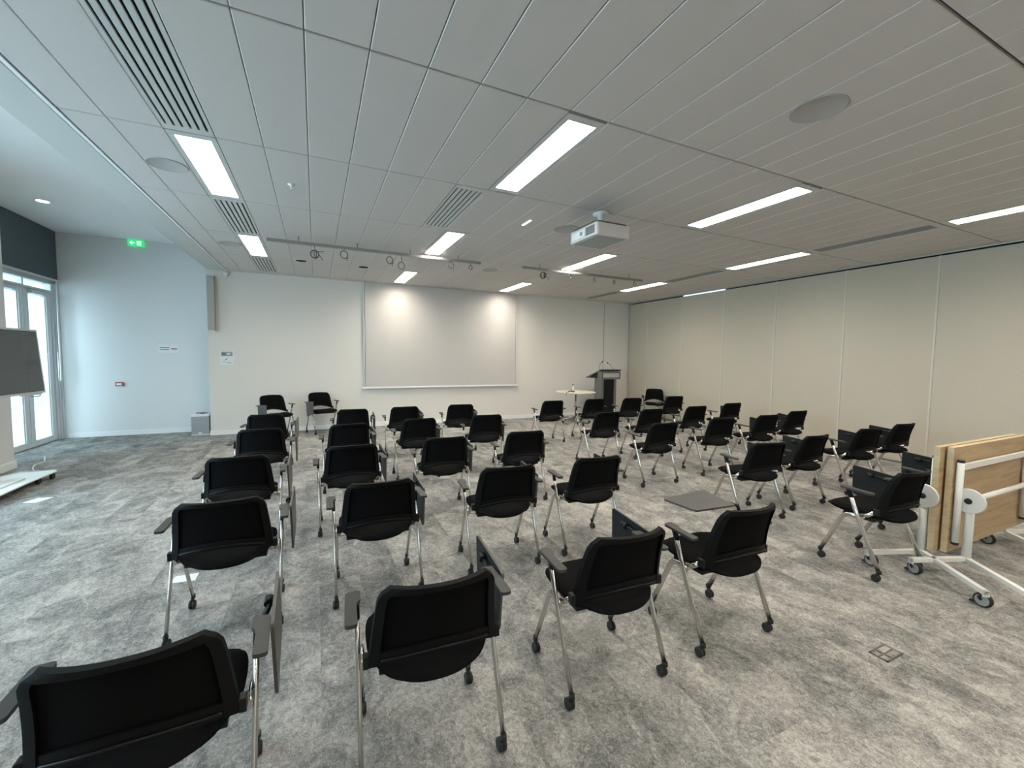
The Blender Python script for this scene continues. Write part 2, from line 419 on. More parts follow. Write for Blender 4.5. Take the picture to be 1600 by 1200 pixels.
rown = {0: {7: 'the one nearest the back wall', 5: 'the big near one beside the slotted grilles', 1: 'behind the viewpoint'},
        1: {8: 'the small one nearest the screen', 6: 'in the middle beyond the grille', 4: 'the large near one', 2: 'behind the viewpoint', 0: 'far behind the viewpoint'},
        2: {8: 'the one nearest the screen', 6: 'in the middle beyond the projector', 4: 'the near one right of the projector', 2: 'behind the viewpoint', 0: 'far behind the viewpoint'},
        3: {7: 'the one farthest back by the corner', 5: 'the middle one', 3: 'cut by the right picture edge', 1: 'behind the viewpoint'}}
for c, r_ in LIGHTS:
    ceiling_light(c, r_, 'recessed light panel, %s, %s' % (colname[c], rown[c][r_]))

def vent(xc, row, label, wdt=DX, slat=None, nm='air_vent'):
    y0, y1 = YJ[row]+.005, YJ[row+1]-.005; yc = (y0+y1)/2; h = (y1-y0)/2
    t_ = thing(nm, label, 'air vent', (xc, yc, CEIL), 0, 'slotted ceiling grilles')
    b_ = B(); hx = wdt/2-.003; n = 6; pitch_ = .046; sw = .0075
    xs = [(-2.5+k)*pitch_ for k in range(n)]
    box(b_, -hx, xs[0]-sw, -h, h, 0, .012)
    b2 = B()
    for k in range(n-1): box(b2, xs[k]+sw, xs[k+1]-sw, -h+.07, h-.07, -.002 if slat is None else .007, .010 if slat is None else .013, bev=.002)
    obj('vent_slats', b2, slat or VENTW, t_)
    box(b_, xs[-1]+sw, hx, -h, h, 0, .012)
    box(b_, xs[0]-sw, xs[-1]+sw, -h, -h+.07, 0, .012); box(b_, xs[0]-sw, xs[-1]+sw, h-.07, h, 0, .012)
    obj('vent_frame', b_, VENTW, t_)
    b_ = B(); box(b_, -hx, hx, -h, h, .0195, .0205); obj('vent_cavity', b_, DARK, t_)
    return t_
vn = {(0, 4): 'long slotted air grille at the top left, nearest the camera', (0, 6): 'slotted air grille between the two light panels of the left run', (0, 8): 'short slotted air grille nearest the back wall on the left',
      (3, 4): 'shaded slotted air grille in the right run beside the cut light', (3, 6): 'slotted air grille in the right run, middle one', (3, 8): 'slotted air grille in the right run by the back corner'}
for (c, r_), l in vn.items(): vent(LX[c], r_, l, slat=mat('vent_slat_shaded', (.26, .26, .25), .5) if c == 3 else None)  # right-run slats coloured darker for the shade seen between them at grazing angle
vent(X0+DX*4.5, 5, 'slotted air grille left of the projector, ahead of the big light')

SPKM = mat('speaker_grille', (.44, .43, .41), .8, bump=.4, bscale=700)
def disc(name, label, cat, x, y, r, mt=SPKM, group=None, z=CEIL):
    b_ = B(); lathe(b_, [(r, 0), (r, -.004), (r*.965, -.007), (r*.94, -.005), (.001, -.005)], seg=40)
    o_ = obj(name, b_, mt, loc=None); o_.location = (x, y, z); return tag(o_, label, cat, group)
G = 'round flush ceiling speakers'
disc('ceiling_speaker', 'round flush ceiling speaker beside the large left light panel', 'speaker', -1.07, 4.39, .14, group=G)
disc('ceiling_speaker', 'round flush ceiling speaker on the left, near the back wall', 'speaker', -1.05, 7.06, .14, group=G)
disc('ceiling_speaker', 'round flush ceiling speaker at the upper right, nearest the camera', 'speaker', 2.79, 1.63, .15, group=G)
disc('ceiling_speaker', 'round flush ceiling speaker partly hidden behind the projector', 'speaker', 2.72, 4.36, .15, group=G)
disc('ceiling_speaker', 'round flush ceiling speaker between the two spotlight tracks', 'speaker', 2.80, 6.98, .14, group=G)
for x, y, l in ((-.19, 7.75, 'dark recessed downlight opening behind the left track, left one'), (.77, 7.78, 'dark recessed downlight opening behind the left track, right one')):
    t = thing('recessed_downlight', l, 'downlight', (x, y, CEIL), 0, 'unlit downlights behind the left track')
    b_ = B(); lathe(b_, [(.105, -.001), (.105, -.006), (.085, -.006), (.085, -.001)], seg=32); obj('trim_ring', b_, TRIM, t)
    b_ = B(); lathe(b_, [(.084, -.003), (.084, -.0075), (.06, -.0075)], seg=32); obj('dark_opening', b_, DARK, t)
t = thing('sprinkler', 'small white sprinkler head beside the large left light panel', 'sprinkler', (-.175, 4.37, CEIL))
b_ = B(); lathe(b_, [(.03, 0), (.028, -.006), (.01, -.012), (.008, -.03), (.015, -.033), (.015, -.036)], seg=16); obj('sprinkler_head', b_, TRIM, t)
t = thing('light_slot', 'small lit white slot in the ceiling left of the projector', 'light slot', (2.195, 4.365, CEIL))
b_ = B(); box(b_, -.012, .012, -.10, .10, -.006, 0); obj('slot_lens', b_, mat('slot_white', (.85, .85, .85), .4, emit=(1, 1, 1), estr=.9), t)
# annex downlight
t = thing('annex_downlight', 'small lit downlight in the high ceiling above the blind', 'downlight', (-3.32, 8.0, HIGH))
b_ = B(); lathe(b_, [(.085, 0), (.085, -.006), (.065, -.008), (.065, -.002)], seg=24); obj('trim_ring', b_, TRIM, t)
b_ = B(); lathe(b_, [(.064, -.002), (.064, -.006)], seg=24); obj('lamp_lens', b_, SPOTM, t)

# spotlight tracks with leftover ring clamps
def ring_pts(c, r, tilt, n=14, turns=1.0, drift=0):
    out = []
    for k in range(int(n*turns)+1):
        a = 2*math.pi*k/n
        out.append((c[0]+r*math.cos(a)*math.cos(tilt), c[1]+r*math.cos(a)*math.sin(tilt)+drift*k, c[2]+r*math.sin(a)))
    return out
def track(x0, x1, y, label, hooks):
    t_ = thing('track_rail', label, 'lighting track', ((x0+x1)/2, y, 2.95), 0, 'dark metal tracks under the ceiling')
    hx = (x1-x0)/2
    b_ = B(); box(b_, -hx, hx, -.022, .022, -.016, .022, bev=.003); box(b_, -hx+.01, hx-.01, -.026, -.022, -.004, .004); obj('rail', b_, RAILM, t_)
    for fx in (-.75, -.25, .25, .75):
        b_ = B(); tube(b_, [(fx*hx, 0, .014), (fx*hx, 0, CEIL-2.95)], .004, seg=8); obj('hanger', b_, STEEL, t_)
    for hx_, kind, ln in hooks:
        lab = 'wire ring clamp, %s' % hx_[1]
        xh = hx_[0]
        o_ = thing('cable_loop', lab, 'clamp', (xh, y, 2.935), 0, 'wire loops hanging on the tracks')
        b_ = B(); tube(b_, [(0, 0, -.002), (.003, 0, -ln*.5), (.005, 0, -ln)], .004, seg=6); obj('hook', b_, STEEL, o_)
        b_ = B()
        r_ = .05 if kind != 'small' else .032
        tube(b_, ring_pts((0, 0, -ln-r_), r_, .35 if kind != 'coil' else .1, turns=1 if kind != 'coil' else 3, drift=.0 if kind != 'coil' else .0009), .0055, seg=6)
        if kind == 'coil':
            tube(b_, ring_pts((.008, 0, -ln-r_), r_*.8, 1.2), .005, seg=6); tube(b_, [(r_, 0, -ln-r_), (r_+.05, 0, -ln-2.6*r_)], .004, seg=6); tube(b_, [(.02, 0, -ln-.4*r_), (r_+.06, 0, -ln-.2*r_)], .004, seg=6)
        if kind == 'open': tube(b_, [(r_*.9, 0, -ln-r_), (r_*.7, 0, -ln-2.6*r_)], .004, seg=6)
        obj('ring', b_, STEEL, o_)
def xr(px):     # helper: approximate x on the left track for loops
    return -.535+(px-416)/(748-416)*2.87
track(-.535, 2.33, 6.2, 'long dark metal track on the left under the ceiling',
      [((.01, 'the big coiled one, first on the left track'), 'coil', .05), ((.37, 'second on the left track'), 'open', .02), ((.97, 'third on the left track'), 'open', .03),
       ((1.13, 'the round one hanging low, fourth on the left track'), 'ring', .09), ((1.86, 'fifth on the left track'), 'open', .01), ((2.17, 'last on the left track'), 'small', .03)])
track(3.03, 5.5, 6.15, 'dark metal track on the right under the ceiling',
      [((3.42, 'first on the right track'), 'coil', .02), ((3.93, 'second on the right track'), 'small', .01), ((4.43, 'third on the right track'), 'small', .025), ((4.86, 'fourth on the right track'), 'small', .03), ((5.32, 'last on the right track'), 'small', .02)])

# projector
t = thing('projector', 'white ceiling projector with side grille hanging near the screen side', 'projector', (2.655, 3.62, 2.70))
bm = B(); prism(bm, rpoly([(-.205, -.235), (.205, -.235), (.205, .235), (-.205, .235)], .035, 5), lambda u, v, w_: Vector((u, v, w_)), .118); obj('housing', bm, PJW, t)
bm = B(); prism(bm, rpoly([(-.19, -.215), (.19, -.215), (.19, .22), (-.19, .22)], .05, 4), lambda u, v, w_: Vector((u, v, .118+w_)), .022); obj('top_cover', bm, STEEL, t)
bm = B()
box(bm, -.2065, -.2045, -.20, -.055, .022, .10, mi=0)
for k in range(8): box(bm, -.212, -.2065, -.197+k*.0185, -.191+k*.0185, .024, .098, mi=1)
obj('side_grille', bm, [PJG, GREYP], t)
bm = B(); box(bm, -.2075, -.2050, -.04, .19, .025, .098, mi=0); box(bm, -.209, -.2075, .0, .045, .045, .082, mi=1); obj('connector_panel', bm, [TRIM, INKL], t)
bm = B(); lathe(bm, [(.03, .13), (.03, CEIL-2.70-.012), (.085, CEIL-2.70-.012), (.085, CEIL-2.70)], c=(.10, .12, 0), seg=24); obj('ceiling_mount', bm, TRIM, t)
bm = B(); lathe(bm, [(.05, .0), (.05, .02), (.04, .024)], c=(.04, .236, .06), axis='y', seg=20); obj('lens', bm, TVS, t)
bm = B(); box(bm, -.17, .17, -.20, .2, -.004, 0); obj('bottom_plate', bm, GREYP, t)

# projection screen
t = thing('projection_screen', 'large white pull-down projection screen on the back wall', 'screen', (2.68, YB-.06, .83))
bm = B(); box(bm, -1.735, 1.735, -.003, .003, .02, CEIL-.83-.005); obj('screen_fabric', bm, SCREENM, t)
bm = B(); box(bm, -1.79, 1.79, -.014, .014, -.012, .022, bev=.005); obj('bottom_bar', bm, TRIM, t)
bm = B(); lathe(bm, [(.02, -.01), (.02, .01)], c=(-1.80, 0, .005), axis='x', seg=12); lathe(bm, [(.02, -.01), (.02, .01)], c=(1.80, 0, .005), axis='x', seg=12); obj('bar_end_cap', bm, TRIM, t)
bm = B(); box(bm, -1.765, -1.75, .0, .035, .05, CEIL-.83-.005); box(bm, 1.75, 1.765, .0, .035, .05, CEIL-.83-.005); obj('side_guide', bm, TRIM, t)

# ---------------------------------------------------------------- wall items
t = thing('exit_sign', 'lit green emergency exit sign with arrow, high on the annex wall', 'exit sign', (-2.91, YBL-.03, 3.485))
bm = B(); box(bm, -.115, .115, -.015, .03, -.055, .055, bev=.004); obj('sign_box', bm, GREEN, t)
bm = B()
prism(bm, [(-.085, 0), (-.05, .035), (-.042, .027), (-.062, .007), (-.01, .007), (-.01, -.007), (-.062, -.007), (-.042, -.027), (-.05, -.035)], lambda u, v, w_: Vector((u, -.0155-w_, v)), .003)
for a in ((.02, .078, .028, .036), (.02, .078, -.036, -.028), (.02, .028, -.036, .036), (.07, .078, -.036, .036)): box(bm, a[0], a[1], -.0185, -.0155, a[2], a[3])
box(bm, .042, .056, -.0185, -.0155, -.02, .012); box(bm, .036, .064, -.0185, -.0155, -.002, .008); box(bm, .045, .055, -.0185, -.0155, .014, .023)
obj('arrow_and_door_symbol', bm, GLYPH, t)

t = thing('information_sign', 'small wide white notice with grey text and red bar, annex wall', 'sign', (-2.50, YBL-.003, 1.595))
bm = B(); box(bm, -.155, .155, -.004, .003, -.075, .075); obj('sheet', bm, PAPER, t)
bm = B()
random.seed(5)
for y, xa, xb in ((.020, -.135, .01), (-.018, -.125, -.0)):
    x = xa
    while x < xb:
        l_ = random.uniform(.012, .03); box(bm, x, min(x+l_, xb), -.0055, -.004, y-.008, y+.008); x += l_+.004
obj('grey_lettering', bm, INK, t)
bm = B(); box(bm, .035, .13, -.0055, -.004, -.012, .008); obj('red_bar', bm, PINK, t)

t = thing('wall_call_point', 'small white and red alarm box on the annex wall', 'alarm', (-3.23, YBL-.02, .94))
bm = B(); box(bm, -.055, .055, -.02, .02, -.035, .035, bev=.006); obj('housing', bm, mat('alarm_red', (.42, .10, .10), .5), t)
bm = B(); box(bm, -.036, .036, -.024, -.02, -.02, .016, bev=.0008); obj('face_plate', bm, PAPER, t)

t = thing('wall_notice', 'white safety notice with grey picture beside the wall corner', 'notice', (-1.495, YB-.002, 1.44))
bm = B(); box(bm, -.11, .11, -.004, .002, -.135, .135); obj('sheet', bm, PAPER, t)
bm = B(); box(bm, -.09, .09, -.0055, -.004, .03, .105, mi=0); box(bm, .005, .05, -.0068, -.0055, .055, .085, mi=1); box(bm, -.07, -.02, -.0068, -.0055, .05, .09, mi=2)
box(bm, -.095, .085, -.0055, -.004, .118, .124, mi=2); obj('printed_picture', bm, [INKL, PAPER, INK], t)
bm = B(); prism(bm, [(-.03, -.04), (-.005, -.015), (.01, -.008), (.012, -.02), (-.012, -.042)], lambda u, v, w_: Vector((u, -.004-w_, v)), .0015)
for k, (a, b_) in enumerate(((-.07, -.02), (-.01, .05), (.0, .08))): box(bm, a, b_, -.0055, -.004, -.075-.012*k, -.070-.012*k)
obj('printed_marks', bm, INK, t)

t = thing('column_speaker', 'slim beige vertical box high on the wall corner', 'speaker', (-1.70, YB-.06, 1.93))
bm = B(); box(bm, -.055, .055, -.055, .06, 0, .985, bev=.006); obj('cabinet', bm, mat('speaker_beige', (.40, .39, .36), .6), t)
bm = B(); box(bm, -.056, .056, -.057, .06, -.012, .0); obj('end_cap', bm, TRIM, t)
t = thing('wall_detector', 'small round white detector at the top of the wall corner', 'detector', (-1.47, YB-.05, 2.975))
bm = B(); lathe(bm, [(.045, .05), (.045, .012), (.038, -.02), (.015, -.03), (.002, -.031)], axis='y', seg=24); obj('dome', bm, TRIM, t)
bm = B(); box(bm, -.02, .02, .02, .05, -.06, -.03); obj('mount_bracket', bm, TRIM, t)

# pedestal box by the corner with cable on top
t = thing('pedestal_box', 'grey floor cabinet with white lid at the foot of the wall corner', 'cabinet', (-1.96, 9.62, 0))
bm = B(); box(bm, -.135, .135, -.15, .15, .012, .345, bev=.006); obj('cabinet_body', bm, GREYP, t)
bm = B(); box(bm, -.14, .14, -.155, .155, .345, .385, bev=.006); obj('lid', bm, TRIM, t)
bm = B(); box(bm, -.03, .02, -.156, -.15, .02, .05, bev=.001); obj('front_tab', bm, TRIM, t)
bm = B(); box(bm, -.14, .14, -.155, .155, 0, .012); obj('plinth', bm, TRIM, t)
bm = B(); tube(bm, [(-2.04, 9.60, .394), (-1.99, 9.58, .400), (-1.94, 9.60, .396), (-1.89, 9.57, .400), (-1.86, 9.58, .394)], .009, seg=8); tube(bm, [(-1.97, 9.56, .393), (-1.91, 9.555, .393)], .008, seg=8)
tag(obj('coiled_lead', bm, RUB), 'short black cable lying on the white lid of the floor cabinet', 'cable')

# ---------------------------------------------------------------- chairs
def chair_proto(stow):
    """stow: 'stowed' tablet hanging outside the right arm, 'open' tablet over the seat"""
    t_ = thing('tablet_chair', '', 'chair', group='black tablet arm chairs')
    # --- seat cushion
    b_ = B(); nx, ny = 22, 22; top = {}; bot = {}
    def plan(u, v):   # u,v in -1..1 -> x,y with rounded outline
        e_ = max(abs(u), abs(v))
        if e_ < 1e-6: return 0, .205
        n_ = 2.35 if v < 0 else 3.6
        k_ = e_/((abs(u)**n_+abs(v)**n_)**(1/n_))
        return u*k_*.226, .205+v*k_*(.240 if v >= 0 else .232)
    for i in range(nx+1):
        for j in range(ny+1):
            u, v = -1+2*i/nx, -1+2*j/ny
            x, y = plan(u, v)
            e_ = max(abs(u), abs(v)); ed = max(0, (e_-.8)/.2)
            zt = .462-.012*math.cos(u*1.2)-(.020*ed**2)-(.018*max(0, -v)**2)
            if v > .6: zt -= .012*((v-.6)/.4)**2
            zb = .405-.012*(1-u*u)+.026*ed**2-(.012*max(0, -v)**2*(1-u*u))
            top[i, j] = b_.verts.new((x, y, zt)); bot[i, j] = b_.verts.new((x, y, zb))
    for i in range(nx):
        for j in range(ny):
            b_.faces.new((top[i, j], top[i+1, j], top[i+1, j+1], top[i, j+1])); b_.faces.new((bot[i, j+1], bot[i+1, j+1], bot[i+1, j], bot[i, j]))
    bd = [(i, 0) for i in range(nx)]+[(nx, j) for j in range(ny)]+[(nx-i, ny) for i in range(nx)]+[(0, ny-j) for j in range(ny)]
    for k in range(len(bd)):
        a, c_ = bd[k], bd[(k+1) % len(bd)]
        b_.faces.new((bot[a], bot[c_], top[c_], top[a]))
    obj('seat', b_, BLACK, t_, smooth=True)
    b_ = B(); box(b_, -.19, .19, .10, .30, .378, .402, bev=.006); su = obj('seat_pan', b_, PLAS, t_)
    b_ = B(); tube(b_, [(-.245, .165, .395), (.245, .165, .395)], .011, seg=10); obj('crossbar', b_, CHROME, t_)
    # --- backrest: curved frame + recessed mesh panel
    def bp(s, h, d):   # s -1..1 across, h 0..1 up, d offset towards the rear
        zlo = .450+.056*(1-s*s); zhi = .768-.006*s*s
        z = zlo+(zhi-zlo)*h
        hw = .230-.032*((z-.45)/.31)
        if h > .78: hw -= .036*((h-.78)/.22)**3
        x = s*hw
        y = -.018-.055*h**2.2+(.085-.03*h)*abs(s)**2.2
        return Vector((x, y-d, z))
    NS, NH = 26, 14
    def sheet(b2, s0, s1, h0, h1, d0, d1, ns=NS, nh=NH, mi=0):
        g0 = [[b2.verts.new(bp(s0+(s1-s0)*i/ns, h0+(h1-h0)*j/nh, d0)) for j in range(nh+1)] for i in range(ns+1)]
        g1 = [[b2.verts.new(bp(s0+(s1-s0)*i/ns, h0+(h1-h0)*j/nh, d1)) for j in range(nh+1)] for i in range(ns+1)]
        for i in range(ns):
            for j in range(nh):
                b2.faces.new((g0[i][j], g0[i+1][j], g0[i+1][j+1], g0[i][j+1])); b2.faces.new((g1[i][j+1], g1[i+1][j+1], g1[i+1][j], g1[i][j]))
        for i in range(ns):
            b2.faces.new((g1[i][0], g1[i+1][0], g0[i+1][0], g0[i][0])); b2.faces.new((g0[i][nh], g0[i+1][nh], g1[i+1][nh], g1[i][nh]))
        for j in range(nh):
            b2.faces.new((g0[0][j], g0[0][j+1], g1[0][j+1], g1[0][j])); b2.faces.new((g1[ns][j], g1[ns][j+1], g0[ns][j+1], g0[ns][j]))
    b_ = B()
    sheet(b_, -1, -.86, 0, 1, -.010, .014, 3, NH); sheet(b_, .86, 1, 0, 1, -.010, .014, 3, NH)
    sheet(b_, -.86, .86, .91, 1, -.010, .014, NS, 2); sheet(b_, -.86, .86, 0, .16, -.008, .010, NS, 3)
    bmesh.ops.remove_doubles(b_, verts=b_.verts, dist=.0004)
    bk = obj('backrest', b_, SHELL, t_, smooth=False)
    b_ = B(); sheet(b_, -.88, .88, .14, .93, -.006, .0, NS, NH); obj('mesh_panel', b_, MESHF, bk, smooth=True)
    b_ = B(); sheet(b_, -.84, .84, .05, .075, .010, .016, NS, 1); obj('moulded_rib', b_, PLAS, bk, smooth=True)
    for s in (-1, 1):
        # bracket from pivot to the back
        b_ = B(); tube(b_, [(s*.236, .165, .42), (s*.238, .12, .428), (s*.238, .078, .462)], .005, .013, seg=10); lk = obj('back_link', b_, CHROME, t_)
        b_ = B(); box(b_, s*.236-.010, s*.236+.010, .050, .084, .448, .490, bev=.004); obj('bracket_cap', b_, PLAS, lk)
        # rear leg: caster to armrest
        b_ = B(); tube(b_, [(s*.255, .022, .068), (s*.256, .10, .25), (s*.257, .165, .402), (s*.258, .232, .578)], .0085, .0155, seg=14)
        lg = obj('rear_leg', b_, CHROME, t_)
        b_ = B(); tube(b_, [(s*.2575, .214, .535), (s*.2582, .232, .580), (s*.2585, .236, .596)], .0105, .018, seg=14); obj('arm_collar', b_, PLAS, lg)
        # front leg
        b_ = B(); tube(b_, [(s*.243, .150, .395), (s*.241, .215, .402), (s*.239, .245, .397), (s*.238, .268, .380), (s*.237, .285, .350), (s*.235, .35, .205), (s*.233, .415, .068)], .0085, .0155, seg=14)
        fg = obj('front_leg', b_, CHROME, t_)
        for px_, py_, par, sw in ((s*.255, .02, lg, 1), (s*.233, .418, fg, -1)):
            b_ = B()
            tube(b_, [(px_, py_, .078), (px_, py_-.002, .058)], .0115, .0165, seg=12)
            tube(b_, [(px_, py_, .060), (px_-.006, py_+.010*sw, .045), (px_-.004, py_+.014*sw, .028)], .009, .011, seg=10)
            lathe(b_, [(.018, -.017), (.0245, -.013), (.0245, -.003), (.019, -.002), (.019, .002), (.0245, .003), (.0245, .013), (.018, .017)], c=(px_-.002, py_+.014*sw, .0245), axis='x', seg=20)
            obj('caster', b_, RUB, par)
        # arm pad
        b_ = B()
        po = rpoly([(.065, .004), (.065, .046), (.272, .042), (.278, -.012), (.215, -.012), (.195, .004)], .014, 4)
        prism(b_, po, lambda u, v, w_: Vector((s*(.256+v), u, .594+.004*(u-.07)/.24+w_)), .013)
        obj('armrest', b_, DGREY, t_)
    # --- writing tablet
    b_ = B()
    if stow == 'open':
        po = rpoly([(-.15, .44), (-.125, .215), (.17, .20), (.222, .478)], .022)
        prism(b_, po, lambda u, v, w_: Vector((u, v, .668+w_)), .010); tb = obj('writing_tablet', b_, TABM, t_)
        b_ = B(); tube(b_, [(.262, .24, .595), (.262, .26, .640), (.22, .275, .655), (.10, .33, .657)], .010, seg=10); lathe(b_, [(.018, -.02), (.018, .02)], c=(.15, .30, .652), axis='x', seg=14)
        obj('hinge_arm', b_, PLAS, tb)
    else:
        po = rpoly([(.520, .650), (.515, .410), (.225, .340), (.175, .622)], .02)
        a0 = .302
        prism(b_, po, lambda u, v, w_: Vector((a0+w_-(v-.6)*.02+(u-.3)*.0, u, v)), .011)
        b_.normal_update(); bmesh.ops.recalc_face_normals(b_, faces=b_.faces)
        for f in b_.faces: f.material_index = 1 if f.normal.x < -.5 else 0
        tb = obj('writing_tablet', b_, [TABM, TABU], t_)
        b_ = B(); tube(b_, [(.262, .238, .590), (.272, .28, .594), (.284, .33, .596), (.290, .40, .596)], .009, seg=10)
        lathe(b_, [(.015, -.022), (.017, -.018), (.017, .018), (.015, .022)], c=(.284, .385, .598), axis='y', seg=14)
        lathe(b_, [(.018, .0), (.018, .008)], c=(.292, .39, .598), axis='x', seg=14)
        obj('hinge_arm', b_, PLAS, tb)
    return t_
def copy_tree(o_, parent=None):
    c_ = o_.copy(); COL.objects.link(c_); c_.parent = parent
    for ch in [q for q in o_.children]: copy_tree(ch, c_)
    return c_
# (x, y of rear casters' centre, rotation in degrees, label, tablet yaw)
NR = ['nearest row', 'second row', 'third row', 'fourth row', 'farthest row']
LB = [  # left block, columns from the left
 [(-.447, 1.352, 1.0), (.372, 1.375, -2.5), (1.226, 1.410, -2.0), (2.012, 1.414, -1.3)],
 [(-.457, 2.57, -1.0), (.345, 2.60, 0), (1.205, 2.625, -4), (1.960, 2.62, -3)],
 [(-.53, 3.63, -1.5), (.270, 3.74, 2), (1.095, 3.80, -4), (1.945, 3.82, -4)],
 [(-.515, 4.89, 0), (.325, 4.92, 2), (1.13, 5.06, 1), (2.02, 5.09, -4)],
 [(-.575, 6.06, -4), (.465, 6.26, -2), (1.195, 6.32, -1), (2.07, 6.34, -5)]]
RB = [
 [(3.735, 1.437, -3), (4.84, 1.545, -1)],
 [(3.775, 2.48, -8), (4.610, 2.545, 0), (5.69, 2.58, -5), (6.545, 2.62, -3)],
 [(3.735, 3.725, -2), (4.800, 3.78, -5), (5.68, 3.76, -3), (6.60, 3.91, -2)],
 [(3.720, 4.77, -2), (4.600, 4.84, -2), (5.590, 4.89, -4), (6.635, 5.04, -3)],
 [(3.780, 6.38, -2), (4.690, 6.40, -5), (5.52, 6.34, -6), (6.650, 6.37, -8)]]
CN = ['leftmost column', 'second column', 'third column', 'fourth column']
spots = []
special = {(0, 0, 0): 'black chair cropped by the bottom left corner of the picture, nearest row',
           (0, 0, 1): 'large black chair at the bottom centre, nearest row, second from left',
           (0, 0, 2): 'black chair in the nearest row beside the chair with the open tablet',
           (0, 0, 3): 'black chair with its grey writing tablet opened flat, nearest row',
           (1, 0, 0): 'black chair in the nearest row of the right block, left of the tables',
           (1, 0, 1): 'black chair mostly hidden behind the folded wooden tables'}
for bi, blk in enumerate((LB, RB)):
    for ri, row in enumerate(blk):
        for k, (x, y, a) in enumerate(row):
            lab = special.get((bi, ri, k)) or 'black mesh-back chair, %s block, %s from the camera, %s' % (('left', 'right')[bi], NR[ri] if ri else NR[0], CN[k])
            lab = lab.replace('farthest row from the camera', 'farthest row')
            spots.append((x, y, a, lab, 'open' if (bi, ri, k) == (0, 0, 3) else 'stowed'))
spots += [(-.74, 8.80, 208, 'black chair facing the camera by the back wall, the left one of two', 'stowed'),
          (.05, 9.17, 201, 'black chair facing the camera by the back wall, the right one of two', 'stowed'),
          (7.68, 8.02, 139, 'black chair turned towards the room in the back right corner', 'stowed')]
P_st = chair_proto('stowed'); P_op = None; used = False
for x, y, a, lab, st in spots:
    if st == 'open': o = chair_proto('open')
    elif not used: o = P_st; used = True
    else: o = copy_tree(P_st)
    o.location = (x, y, 0); o.rotation_euler = (0, 0, R(a)); o['label'] = lab

# ---------------------------------------------------------------- folded flip-top tables on wheels
def flip_table(label, xc, ytop, ycol, sgn, ends):
    """top hangs vertically in plane y=ytop, columns at y=ycol; ends: near/far column x"""
    t_ = thing('folding_table', label, 'table', (xc, ycol, 0), 0, 'oak flip-top tables parked by the partition')
    xa = ends[0]-xc; xb = ends[1]-xc; yt = ytop-ycol
    b_ = B(); box(b_, xa+ends[2], xb+.16, yt-.018, yt+.018, .135, .905, bev=.003)
    for f in b_.faces:
        f.material_index = 0 if abs(f.normal.y) > .7 else 1
    obj('tabletop', b_, [OAK, OAKE], t_, recalc=False)
    zc = .53; s = 1 if yt > 0 else -1
    yb_ = yt-s*.045                       # support bars lie against the underside
    for xk in ((xa-.06, xb-.06) if s > 0 else (xa+.10, xb+.06)):
        b_ = B(); tube(b_, [(xk, yb_, .22), (xk, yb_, .80)], .022, .020, seg=14, mi=0)
        tube(b_, [(xk, yb_, .80), (xk, yb_, .818)], .0225, .0205, seg=14, mi=1); tube(b_, [(xk, yb_, .202), (xk, yb_, .22)], .0225, .0205, seg=14, mi=1)
        obj('support_bar', b_, [WPOW, RUB], t_)
    b_ = B(); box(b_, xa-.05 if s > 0 else xa+.10, xb-.06, yb_-.012, yb_+.012, .745, .785); obj('crossbar', b_, WPOW, t_)
    b_ = B(); tube(b_, [(xa, -s*.0, zc), (xb, -s*.0, zc)], .019, seg=14, up=Vector((0, 0, 1))); obj('pivot_tube', b_, WPOW, t_)
    for xk in (xa, xb):
        b_ = B(); tube(b_, [(xk, 0, .075), (xk, 0, zc-.01)], .024, .026, seg=16); cl = obj('column', b_, WPOW, t_)
        b_ = B(); lathe(b_, [(.084, -.010), (.087, -.006), (.087, .006), (.084, .010)], c=(xk-.026, 0, zc), axis='x', seg=32); obj('pivot_disc', b_, WPOW, cl)
        b_ = B(); lathe(b_, [(.021, .0), (.021, .006), (.014, .010)][::-1] if False else [(.014, -.048), (.021, -.044), (.021, -.038)], c=(xk, 0, zc), axis='x', seg=20); obj('pivot_cap', b_, RUB, cl)
        for ex, ey in ((-.40, .155), (-.375, -.455)):
            b_ = B(); L_ = math.hypot(ex, ey); Mx = Matrix.Translation((xk, 0, 0)) @ Matrix.Rotation(math.atan2(ey, ex), 4, 'Z')
            box(b_, .018, L_, -.016, .016, .088, .118, bev=.003, M=Mx); box(b_, L_-.012, L_, -.016, .016, .078, .118, M=Mx)
            ft = obj('foot', b_, WPOW, t_)
            b_ = B(); cx_, cy_ = xk+ex*(L_-.03)/L_, ey*(L_-.03)/L_
            dr = Matrix.Translation((cx_, cy_, 0)) @ Matrix.Rotation(R(84) if ey < 0 else R(76), 4, 'Z')
            n0 = len(b_.verts)
            lathe(b_, [(.036, -.014), (.044, -.011), (.044, .011), (.036, .014)], c=(0, -.012, .044), axis='y', seg=28, mi=1)
            lathe(b_, [(.034, -.0165), (.034, .0165)], c=(0, -.012, .044), axis='y', seg=24, mi=0)
            tube(b_, [(0, .012, .085), (.012, .012, .06), (.004, .006, .046)], .008, seg=10, mi=1); tube(b_, [(0, .0, .09), (0, .0, .075)], .012, seg=10, mi=1)
            box(b_, .03, .058, -.02, .004, .012, .022, mi=1, bev=.002)
            b_.verts.ensure_lookup_table()
            for v in b_.verts: v.co = dr @ v.co
            obj('caster', b_, [WGREY, RUB], ft)
    return t_
flip_table('rear one of two oak flip-top tables with white legs, farther from the camera', 4.7, 1.425, 1.480, 1, (4.08, 5.30, -.02))
flip_table('front one of two oak flip-top tables, white frame facing the camera', 4.85, 1.375, 1.285, 1, (4.225, 5.45, -.10))

